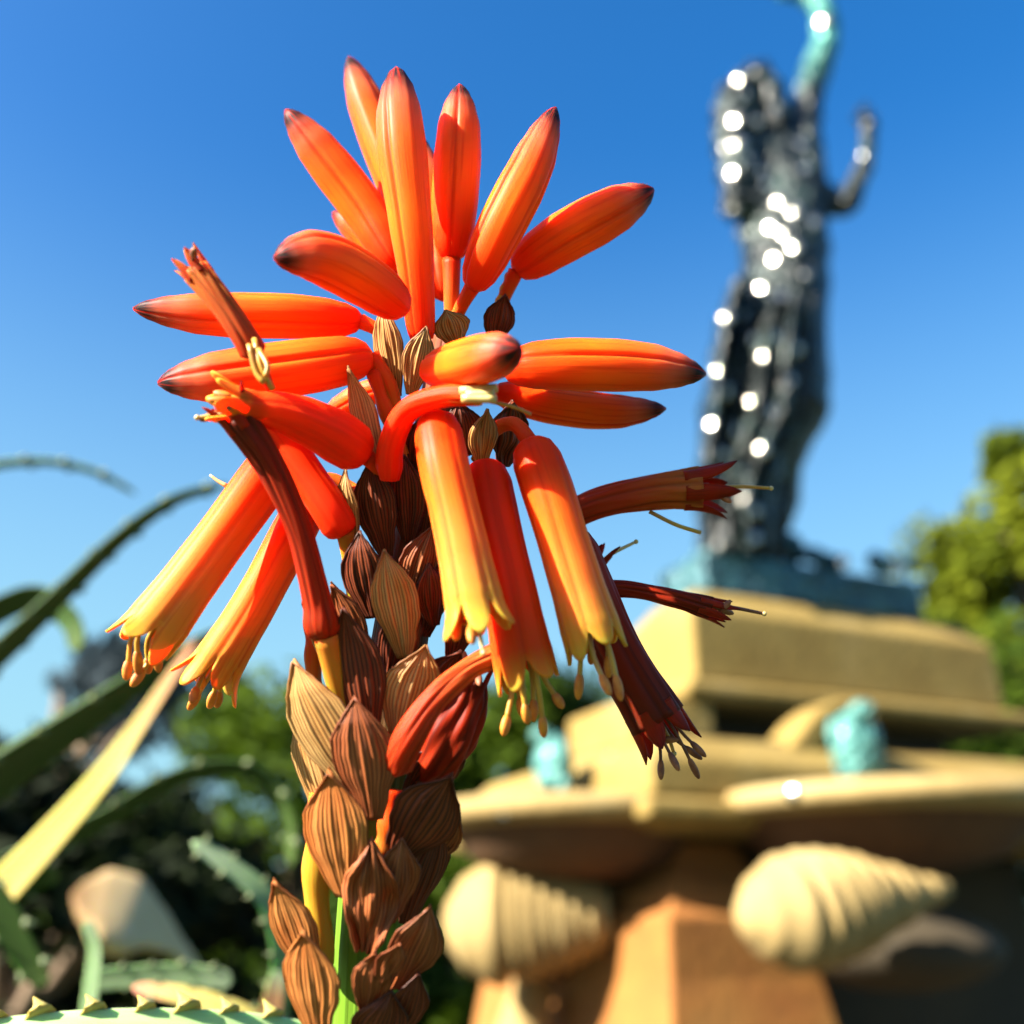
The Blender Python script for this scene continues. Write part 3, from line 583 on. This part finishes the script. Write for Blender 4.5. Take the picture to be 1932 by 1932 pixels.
BUDPROF = [(0, .22), (.03, .52), (.09, .74), (.2, .90), (.38, .99), (.55, 1.0), (.72, .90), (.85, .68), (.94, .42), (.98, .24), (1, .08)]
SLIM = [(0, .45), (.05, .58), (.2, .66), (.45, .86), (.65, 1.0), (.8, .92), (.9, .70), (.96, .44), (.985, .26), (1, .08)]
def budshape(ph):
    def f(th, v):
        a = ((th + ph) * 3 / (2 * math.pi)) % 1.0; d = abs(a - 0.5) * 2
        groove = -0.13 * math.exp(-((1 - d) / 0.09) ** 2) * min(1, (1 - abs(v - 0.5) * 1.7) + 0.3)
        rib = 0.035 * math.exp(-(d / 0.16) ** 2)
        return 1 + groove + rib + 0.025 * math.cos(3 * (th + ph)) * -1
    return f
def bud(pts, w, prof=BUDPROF, ph=0.0, m=None, ped=None, pw=26):
    path = spline([F(*p) for p in pts], 34); n = len(path); dm = dep(pts[0][1], sum(p[2] for p in pts) / len(pts))
    rad = [wid(w, dm) / 2 * lerp_prof(prof, i / (n - 1)) for i in range(n)]
    b = obj('bud', seam(tube(path, rad, 72, shape=budshape(ph), side=-FWD + RT * 0.01), n, 72, 3, ph, 0.07, 0.6), m or M_bud, spike)
    if ped:
        pp = spline([F(*p) for p in ped], 14)
        obj('pedicel', tube(pp, [wid(pw) / 2 * (1 + 0.25 * (i / 13) ** 3) for i in range(14)], 12), M_pedicel, b)
    return b
bud([(797, 640, -6), (783, 480, -9), (760, 280, -10), (748, 128, -8)], 96, SLIM, 0.55)
bud([(812, 560, 6), (770, 400, 9), (700, 220, 12), (658, 108, 14)], 84, BUDPROF, 1.3)
bud([(838, 565, 6), (826, 470, 8), (808, 360, 9), (790, 255, 10)], 76, BUDPROF, 0.3)
bud([(752, 505, 4), (690, 400, 6), (610, 295, 5), (539, 207, 3)], 86, BUDPROF, 0.2)
bud([(752, 512, 9), (712, 475, 11), (668, 432, 12), (628, 400, 13)], 52, BUDPROF, 0.9)
bud([(852, 492, -1), (858, 390, -2), (866, 260, -3), (868, 160, -3)], 90, BUDPROF, 0.1, None, [(853, 605, 0), (852, 560, -1), (852, 490, -1)], 30)
bud([(890, 548, -5), (940, 440, -8), (1000, 320, -9), (1048, 203, -9)], 92, BUDPROF, 0.8, None, [(856, 610, 0), (872, 575, -3), (892, 540, -5)], 26)
bud([(970, 512, 2), (1050, 455, 0), (1150, 400, -1), (1233, 357, -1)], 96, BUDPROF, 1.6, None, [(938, 600, 3), (952, 560, 3), (974, 512, 2)], 26)
bud([(768, 588, -13), (690, 530, -17), (600, 485, -22), (517, 486, -25)], 104, BUDPROF, 1.0)
bud([(684, 605, -3), (560, 596, -5), (400, 592, -6), (252, 582, -6)], 84, BUDPROF, 0.5, None, [(745, 660, -2), (715, 625, -3), (680, 606, -3)], 24)
bud([(702, 672, -7), (600, 690, -10), (430, 712, -12), (298, 723, -13)], 104, BUDPROF, 1.9, None, [(748, 800, -4), (735, 730, -6), (698, 672, -7)], 30)
bud([(808, 700, -10), (860, 690, -18), (925, 674, -27), (980, 657, -32)], 94, BUDPROF, 0.6)
bud([(948, 695, -5), (1060, 690, -6), (1210, 694, -4), (1331, 706, -2)], 98, BUDPROF, 0.35, None, [(870, 700, -1), (910, 695, -3), (952, 695, -5)], 26)
bud([(930, 738, 3), (1030, 762, 4), (1150, 776, 6), (1256, 771, 8)], 72, BUDPROF, 1.1)
bud([(742, 730, 6), (700, 740, 8), (650, 765, 10), (610, 790, 12)], 50, BUDPROF, 0.2)

def lobe_mesh(p, out, along, length, width, curl):
    V = []; UV = []; nu, nv = 7, 10; side = along.cross(out).normalized()
    for i in range(nv):
        t = i / (nv - 1); ww = width * (1 - t ** 2.4) ** 0.6 * (0.9 + 0.25 * math.sin(math.pi * t))
        c = p + along * (length * (t - 0.12 * curl * t * t)) + out * (length * curl * t * t * 0.6)
        for k in range(nu):
            s = k / (nu - 1) * 2 - 1; V.append(c + side * (s * ww / 2) - out * (ww * 0.22 * s * s)); UV.append((abs(s), t))
    return mesh(V, [(i * nu + k, i * nu + k + 1, (i + 1) * nu + k + 1, (i + 1) * nu + k) for i in range(nv - 1) for k in range(nu - 1)], UV)
FLPROF = [(0, .25), (.02, .55), (.06, .78), (.14, .92), (.3, .95), (.55, .92), (.8, .96), (.94, 1.02), (1, 1.06)]
DRYPROF = [(0, .6), (.04, 1.0), (.10, 1.05), (.2, .85), (.45, .75), (.7, .85), (.9, 1.0), (1, 1.05)]
def flshape(ph, wr):
    def f(th, v):
        a = ((th + ph) * 6 / (2 * math.pi)) % 1.0; d = abs(a - 0.5) * 2
        return 1 - (0.06 + wr * 0.22) * math.exp(-((1 - d) / 0.22) ** 2) * (0.4 + 0.6 * v) + wr * 0.12 * math.sin(5 * th + 9 * v + ph) + wr * 0.08 * math.sin(11 * th - 14 * v)
    return f
def flower(pts, w, m=None, prof=FLPROF, ph=0.0, lobes=6, ll=0.16, lcurl=0.55, lm=None, stam=5, sl=(60, 110), dry=False, ped=None, pw=26, pistil=None, wr=0.0, pm=None):
    m = m or M_flower; lm = lm or M_lobe
    path = spline([F(*p) for p in pts], 36); n = len(path); dm = dep(pts[0][1], sum(p[2] for p in pts) / len(pts))
    rw = wid(w, dm) / 2
    rad = [rw * lerp_prof(prof, i / (n - 1)) for i in range(n)]
    uvv = [0.84 * i / (n - 1) for i in range(n)]
    fr = frames(path, -FWD + RT * 0.01); seg = 72; V = []; UV = []; sh = flshape(ph, wr); NL = 0 if dry else 9; length = wid(400) * ll
    rk = [random.uniform(0.75, 1.2) for _ in range(6)]; ck = [random.uniform(-0.15, 1.0) for _ in range(6)]
    rows = [(path[i], fr[i], rad[i], uvv[i], 0.0, 1.0) for i in range(n)]
    rows += [(path[-1], fr[-1], rad[-1], 0.84, (q + 1) / NL, 1.0) for q in range(NL)]
    rows += [(path[-1], fr[-1], rad[-1], 0.84, q / NL, 0.90) for q in range(NL, -1, -1)] if NL else [(path[-1], fr[-1], rad[-1] * 0.86, 0.84, 0.0, 1.0)]
    rows += [(path[-1].lerp(path[-7], k / 3), fr[-1], rad[-1] * (0.86 - 0.1 * k), 0.84, 0.0, 1.0) for k in (1, 2, 3)]
    for (p, (t, s, b), r0, vv, x, inn) in rows:
        for k in range(seg):
            th = 2 * math.pi * k / seg; a6 = ((th + ph) * 6 / (2 * math.pi)) % 6; li = int(a6) % 6; c6 = math.sin(math.pi * (a6 - int(a6)))
            fl_ = (0.10 + 0.90 * c6 ** 0.75) * rk[li]; out = s * math.cos(th) + b * math.sin(th)
            r = r0 * sh(th, min(1, vv / 0.84)) * inn + x * x * length * lcurl * 0.55 * ck[li] * c6 - x * (1 - c6) * r0 * 0.05
            V.append(p + out * r + t * (x * length * fl_)); UV.append((abs(2 * k / seg - 1), min(1.0, vv + 0.16 * x * fl_)))
    nn = len(rows); Fc = [(i * seg + k, i * seg + (k + 1) % seg, (i + 1) * seg + (k + 1) % seg, (i + 1) * seg + k) for i in range(nn - 1) for k in range(seg)]
    Fc += [tuple(reversed(range(seg))), tuple(range((nn - 1) * seg, nn * seg))]
    fl = obj('flower', seam(mesh(V, Fc, UV), n, seg, 6, ph, 0.14, 0.45), m, spike)
    t, s, b = fr[n - 1]; mo = path[-1]
    for k in range(lobes if dry else 0):
        th = 2 * math.pi * (k + 0.5) / lobes - ph; out = s * math.cos(th) + b * math.sin(th)
        L = obj('lobe', lobe_mesh(mo + out * rad[-1] * 0.955 - t * length * 0.42, out, t, length * random.uniform(1.0, 1.5), rad[-1] * (1.12 if not dry else 0.7), lcurl * random.uniform(.0, .9)), lm, fl)
        md = L.modifiers.new('thick', 'SOLIDIFY'); md.thickness = 0.00022; md.offset = 0
    for k in range(stam):
        th = 2 * math.pi * k / max(1, stam) + 0.4; out = s * math.cos(th) + b * math.sin(th); Lm = wid(random.uniform(*sl))
        j = Vector((random.gauss(0, 1), random.gauss(0, 1), random.gauss(0, 1))) * wid(9)
        p0 = mo - t * wid(40) + out * rad[-1] * 0.4; p1 = mo + t * Lm * 0.5 + out * rad[-1] * 0.5; p2 = mo + t * Lm + out * rad[-1] * random.uniform(.3, .8) + j - Vector((0, 0, Lm * 0.12))
        pp = spline([p0, p1, p2], 10)
        sm = obj('stamen', tube(pp, [wid(9 if not dry else 6) / 2] * 10, 8), M_dryfil if dry else M_filament, fl)
        ax = (pp[-1] - pp[-3]).normalized(); o1 = ax.orthogonal().normalized()
        obj('anther', ell(p2 + ax * wid(6), (o1 * wid(9.5 if not dry else 6), ax.cross(o1) * wid(7), ax * wid(random.uniform(16, 24))), 10, 8), M_dryanth if dry else M_anther, fl)
    if pistil:
        pp = spline([mo - t * wid(30)] + [F(*p) for p in pistil], 12)
        obj('pistil', tube(pp, [wid(9) / 2 * (1 - 0.03 * i) for i in range(12)], 8), M_pale if not dry else pm or M_filament, fl)
        obj('stigma', ell(pp[-1], (RT * wid(5), UP * wid(5), FWD * wid(5)), 8, 6), M_pale, fl)
    if ped:
        pp = spline([F(*p) for p in ped], 14); obj('pedicel', tube(pp, [wid(pw) / 2 * (1 + 0.2 * (i / 13) ** 3) for i in range(14)], 12), pm or M_pedicel, fl)
    return fl
random.seed(21)
# left, drooping, sunlit
flower([(548, 832, -3), (480, 930, -6), (385, 1060, -9), (305, 1168, -10)], 104, ph=0.3, stam=5, sl=(50, 95), lcurl=0.7, ped=[(720, 870, -3), (640, 810, -4), (585, 795, -4), (545, 838, -3)])
flower([(590, 935, 2), (545, 1020, 1), (480, 1140, 0), (420, 1238, 0)], 88, ph=0.0, stam=5, sl=(60, 105), lcurl=0.8, ped=[(720, 960, 0), (660, 920, 2), (615, 905, 2), (588, 940, 2)])
# red flower lying to the left with a yellow mouth
flower([(695, 862, -12), (620, 815, -15), (540, 780, -18), (468, 768, -20)], 104, M_redflower, [(0, .3), (.04, .7), (.12, .95), (.25, 1.0), (.5, .88), (.75, .72), (.9, .62), (1, .66)], ph=0.5, stam=3, sl=(20, 45), ll=0.14, lcurl=0.9, pistil=[(420, 782, -21), (372, 788, -22)], ped=[(725, 900, -6), (715, 885, -9), (692, 862, -12)])
# reddish flower below it, base downwards
flower([(650, 1012, -8), (622, 960, -9), (570, 885, -9), (518, 815, -9)], 76, M_redflower, FLPROF, 0.2, stam=0, lobes=6, ll=0.08, lcurl=0.1, ped=[(668, 1130, -4), (660, 1060, -6), (650, 1005, -8)], pm=M_yellowped)
# long withered flower in front
flower([(612, 1205, -13), (596, 1120, -14), (560, 990, -16), (505, 870, -18), (450, 790, -20)], 66, M_wither, DRYPROF, 0.4, lobes=6, ll=0.12, lcurl=0.5, lm=M_wither, stam=3, sl=(10, 40), dry=True, wr=0.35, ped=[(665, 1400, -8), (640, 1310, -10), (615, 1200, -13)], pm=M_yellowped, pw=36)
# withered flower poking up to the left
flower([(512, 735, -20), (490, 690, -22), (470, 650, -24), (420, 575, -25), (372, 512, -25)], 50, M_witherpale, [(0, .35), (.2, .45), (.38, .55), (.42, 1.0), (.7, .95), (.9, 1.05), (1, 1.1)], 0.1, lobes=6, ll=0.10, lcurl=0.35, lm=M_witherpale, stam=2, sl=(10, 30), dry=True, wr=0.4, pistil=[(362, 496, -25), (352, 474, -25)])
for (a, b_, c) in (((480, 640, -26), (492, 690, -27), (515, 735, -26)), ((488, 660, -27), (505, 690, -28), (500, 712, -28)), ((470, 650, -27), (482, 700, -27), (498, 722, -27))):
    obj('dried_stamen', tube(spline([F(*a), F(*b_), F(*c)], 8), [wid(9) / 2] * 8, 8), M_filament, spike)
# hook shaped flower bending to the right
flower([(735, 905, -12), (738, 840, -14), (770, 775, -17), (835, 748, -20), (890, 746, -22)], 56, M_redflower, [(0, .7), (.1, .95), (.3, .9), (.6, .8), (1, .72)], 0.0, lobes=5, ll=0.05, lcurl=0.1, lm=M_wither, stam=0, wr=0.15)
for k, (a, b_) in enumerate((((868, 738, -23), (938, 732, -24)), ((872, 752, -24), (936, 752, -25)), ((880, 745, -24), (932, 742, -25)))):
    obj('dried_stamen', tube(spline([F(*a), F(*b_)], 6), [wid(15) / 2] * 6, 8), M_pale, spike)
obj('dried_stamen', tube(spline([F(925, 758, -22), F(970, 768, -22), F(1002, 782, -22)], 8), [wid(6) / 2] * 8, 6), M_filament, spike)
# bright flower in front
flower([(822, 785, -14), (838, 880, -18), (868, 1010, -20), (893, 1130, -21)], 102, ph=0.6, stam=2, sl=(20, 60), ll=0.15, lcurl=0.6, pistil=[(900, 1170, -23), (912, 1232, -24)], ped=[(760, 900, -6), (752, 810, -9), (782, 762, -12), (824, 790, -14)])
# red flowers in shade
flower([(912, 872, -9), (930, 980, -12), (960, 1110, -14), (985, 1235, -14)], 106, M_redflower, ph=0.1, stam=6, sl=(55, 105), ll=0.13, lcurl=0.35, pistil=[(985, 1260, -15), (988, 1300, -15)])
flower([(1000, 832, -10), (1035, 930, -13), (1075, 1060, -14), (1112, 1180, -14)], 104, M_flower, ph=0.9, stam=5, sl=(50, 100), ll=0.13, lcurl=0.3, dry=False, ped=[(900, 870, -2), (930, 815, -5), (970, 800, -8), (1003, 838, -10)])
flower([(1068, 1000, 2), (1110, 1110, 1), (1170, 1240, 0), (1240, 1360, 0)], 102, M_wither, ph=0.2, stam=6, sl=(30, 75), ll=0.17, lcurl=0.4, lm=M_wither, dry=True, wr=0.15, pistil=[(1258, 1385, 0), (1272, 1422, 0)])
flower([(1045, 985, 6), (1130, 950, 6), (1230, 928, 6), (1320, 922, 6)], 62, M_witherpale, [(0, .6), (.1, .9), (.35, .95), (.6, 1.05), (.85, 1.2), (1, 1.35)], 0.3, lobes=6, ll=0.20, lcurl=0.55, lm=M_wither, stam=2, sl=(20, 50), dry=True, wr=0.3, pistil=[(1390, 918, 6), (1455, 921, 6)])
obj('pistil', tube(spline([F(1225, 965, 6), F(1275, 990, 6), F(1322, 1005, 6)], 8), [wid(8) / 2] * 8, 8), M_filament, spike)
flower([(1060, 1140, 8), (1085, 1110, 8), (1105, 1085, 8), (1118, 1062, 8)], 44, M_wither, DRYPROF, 0.7, lobes=6, ll=0.14, lcurl=0.7, lm=M_wither, stam=0, dry=True, wr=0.4, pistil=[(1150, 1048, 8), (1200, 1022, 8)], pm=M_pale)
flower([(1090, 1112, 6), (1180, 1112, 5), (1270, 1128, 5), (1340, 1148, 5)], 40, M_wither, DRYPROF, 0.2, lobes=6, ll=0.14, lcurl=0.25, lm=M_wither, stam=2, sl=(10, 30), dry=True, wr=0.45, pistil=[(1380, 1146, 5), (1442, 1158, 5)], pm=M_dryfil)
# shrivelled flowers low on the stalk
flower([(742, 1455, -12), (768, 1400, -15), (820, 1320, -15), (880, 1265, -14), (932, 1238, -13)], 62, M_witherpale, [(0, .5), (.08, 1.0), (.25, 1.0), (.5, .8), (.8, .7), (1, .75)], 0.2, lobes=5, ll=0.06, lcurl=0.2, lm=M_bcream, stam=0, wr=0.4)
flower([(800, 1470, -6), (840, 1400, -7), (872, 1330, -7), (890, 1280, -7)], 110, M_wither, [(0, .4), (.15, .85), (.4, 1.0), (.7, .85), (1, .6)], 1.0, lobes=4, ll=0.1, lcurl=0.4, lm=M_wither, stam=3, sl=(10, 40), dry=True, wr=0.45)
obj('pistil', tube(spline([F(430, 918, -6), F(412, 908, -6), F(396, 896, -6)], 6), [wid(9) / 2 * (1 - 0.1 * i) for i in range(6)], 8), M_pale, spike)
# pedicels left on the stalk
def pedicel(pts, w0, m): 
    pp = spline([F(*p) for p in pts], 16); obj('pedicel', tube(pp, [wid(w0) / 2 * (1 + 0.12 * math.sin(i)) for i in range(16)], 14), m, spike)
pedicel([(604, 1820, -4), (598, 1700, -5), (600, 1600, -6), (612, 1500, -7)], 48, M_yellowped)
pedicel([(722, 1610, -8), (732, 1560, -9), (742, 1490, -9)], 34, M_pedicel)
pedicel([(590, 1330, 4), (592, 1240, 4), (590, 1170, 5)], 34, M_pedicel)
pedicel([(760, 860, -5), (730, 780, -6), (705, 700, -7)], 28, M_pedicel)
pedicel([(945, 575, 3), (955, 548, 3), (966, 520, 3)], 26, M_yellowped)

# bracts
def bract(bx, by, tx, ty, w, dd, ang, m, cup=0.9, belly=0.10, tipdd=None, rag=0.0, seed=0, twist=0.0):
    rn = random.Random(seed * 13 + int(bx)); Bp = F(bx, by, dd); Tp = F(tx, ty, tipdd if tipdd is not None else dd - 3)
    ax = (Tp - Bp); Ln = ax.length; ax.normalize()
    out = (-FWD * math.cos(R(ang)) + RT * math.sin(R(ang))); out = (out - ax * out.dot(ax)).normalized(); side = ax.cross(out).normalized() * -1
    nu, nv = 41, 26; V = []; UV = []; W = wid(w) / 2; cup = cup * 0.8
    ph = rn.uniform(0, 6); tipx = rn.choice((-1, 1)) * rn.uniform(0.1, 0.42); notch = rn.uniform(0.0, 1.0)
    for i in range(nv):
        t = i / (nv - 1)
        shp = lerp_prof([(0, .34), (.2, .62), (.40, .92), (.55, 1.0), (.68, .92), (.78, .70), (.86, .44), (.93, .22), (1, .02)], t)
        for k in range(nu):
            s = k / (nu - 1) * 2 - 1; a = s * cup; ww = W * shp * 1.03
            rip = 0.00010 * math.sin(s * 17 + ph + 1.2 * math.sin(3 * t + ph)) + 0.0004 * noise.noise(Vector((s * 1.7 + ph, t * 2.2, seed * 1.7)))
            rr = rag * W * 0.5 * noise.noise(Vector((s * 2.3 + ph, t * 3.1, seed)))
            edge = 0.06 * W * noise.noise(Vector((t * 7 + ph, s * 2, 3.3)))
            p = Bp + ax * (Ln * 1.16 * t * (1 - 0.05 * s * s * notch)) + side * (ww * math.sin(a) / math.sin(cup) + tipx * W * t * t + edge * abs(s)) + out * (ww * (math.cos(a) - math.cos(cup)) / math.sin(cup) * (0.72 - 0.3 * t) + W * 0.10 * (max(0, abs(s) - 0.72) / 0.28) ** 1.5 * (0.3 + t) + Ln * (0.03 * math.sin(math.pi * t) + 0.10 * t * t + (0.35 * max(0, t - 0.7) ** 1.5 if notch > 0.4 else -0.3 * max(0, t - 0.8))) + rip * shp + rr)
            V.append(p); UV.append((k / (nu - 1), t))
    Fc = [(i * nu + k, i * nu + k + 1, (i + 1) * nu + k + 1, (i + 1) * nu + k) for i in range(nv - 1) for k in range(nu - 1)]
    o = obj('bract', mesh(V, Fc, UV), m, spike); md = o.modifiers.new('thick', 'SOLIDIFY'); md.thickness = 0.00025; md.offset = 0
    return o
C_, O_, D_, W_ = M_bcream, M_borange, M_bshade, M_bbrown
BR = [ # base, tip, width, depth, facing, material, cup, ragged
 (748, 748, 734, 595, 62, -4, -25, C_, .9, 0), (776, 745, 795, 632, 56, -6, 0, C_, .9, .1), (718, 900, 682, 718, 52, -7, -20, C_, .8, .1), (862, 650, 846, 592, 70, -3, 10, C_, 1.0, .2),
 (930, 650, 948, 566, 66, 2, 30, D_, .9, .1), (908, 880, 905, 785, 54, -6, 20, C_, .9, .5), (948, 880, 960, 770, 92, 0, 40, D_, .9, .6), (880, 860, 870, 770, 70, -2, 10, D_, .9, .3),
 (730, 1050, 700, 892, 78, -5, -15, D_, .9, .1), (770, 1020, 775, 880, 70, -4, 5, D_, .9, .2), (705, 1165, 672, 1025, 82, -6, -20, D_, .9, .1), (668, 1040, 660, 905, 48, -6, -35, C_, .8, .1),
 (764, 1240, 742, 1062, 80, -8, 5, C_, 1.0, .1), (800, 1200, 835, 1050, 60, -4, 30, D_, .9, .3), (850, 1250, 880, 1130, 70, -4, 40, D_, .9, .2),
 (698, 1400, 672, 1172, 92, -9, -10, D_, 1.0, .05), (752, 1385, 778, 1236, 98, -8, 12, C_, 1.0, .1), (800, 1320, 850, 1230, 66, -6, 25, D_, .9, .2),
 (686, 1510, 592, 1272, 122, -9, -25, C_, 1.0, .05), (702, 1545, 690, 1342, 104, -12, 0, W_, 1.0, .05), (628, 1580, 586, 1384, 84, -4, -45, C_, .9, .05),
 (655, 1690, 622, 1472, 116, -10, -18, O_, 1.0, .05), (742, 1620, 852, 1476, 120, -8, 25, D_, .9, .1), (765, 1740, 812, 1572, 80, -3, 35, D_, 1.0, .1),
 (690, 1795, 718, 1612, 92, -9, 5, W_, .8, 1.2), (590, 1850, 548, 1670, 82, -6, -18, O_, .9, .05), (602, 1960, 592, 1768, 96, -9, -15, O_, 1.0, .05),
 (742, 1862, 814, 1728, 92, -7, 25, W_, .9, .2), (715, 1855, 752, 1780, 44, -10, 15, W_, .9, .6), (800, 1420, 880, 1300, 70, -4, 35, D_, .9, .3), (770, 1500, 850, 1400, 90, -5, 30, D_, .9, .2),
 (800, 1010, 830, 880, 66, -3, 12, D_, .9, .2), (770, 1150, 800, 1010, 74, -5, 10, W_, .9, .2), (735, 1290, 760, 1150, 70, -6, 5, D_, .9, .15), (820, 1180, 800, 1080, 56, -6, 15, D_, .9, .3), (690, 1240, 650, 1110, 60, -5, -25, W_, .9, .1), (860, 1010, 880, 900, 60, 0, 30, D_, .9, .2), (770, 1640, 840, 1540, 84, -4, 30, W_, .9, .2), (660, 1440, 640, 1300, 60, -5, -20, O_, .9, .1), (690, 1990, 720, 1880, 90, -6, 15, D_, .9, .3), (690, 1910, 715, 1800, 64, -8, 8, W_, 1.0, .3), (640, 1640, 610, 1500, 60, -3, -35, O_, .9, .1), (730, 1740, 745, 1600, 84, -8, 12, W_, .9, .3), (735, 1960, 790, 1850, 70, -5, 25, D_, .9, .2), (640, 1300, 600, 1150, 40, -2, -35, C_, .9, .2), (780, 900, 800, 800, 60, -3, 5, D_, .9, .2), (820, 1100, 850, 960, 60, -2, 20, D_, .9, .2), (840, 760, 850, 660, 80, -2, 0, O_, .9, .1)]
for i, (bx, by, tx, ty, w_, dd, ang, m_, cup, rag) in enumerate(BR): bract(bx, by, tx, ty, w_, dd, ang, m_, cup, 0.07, None, rag, i)
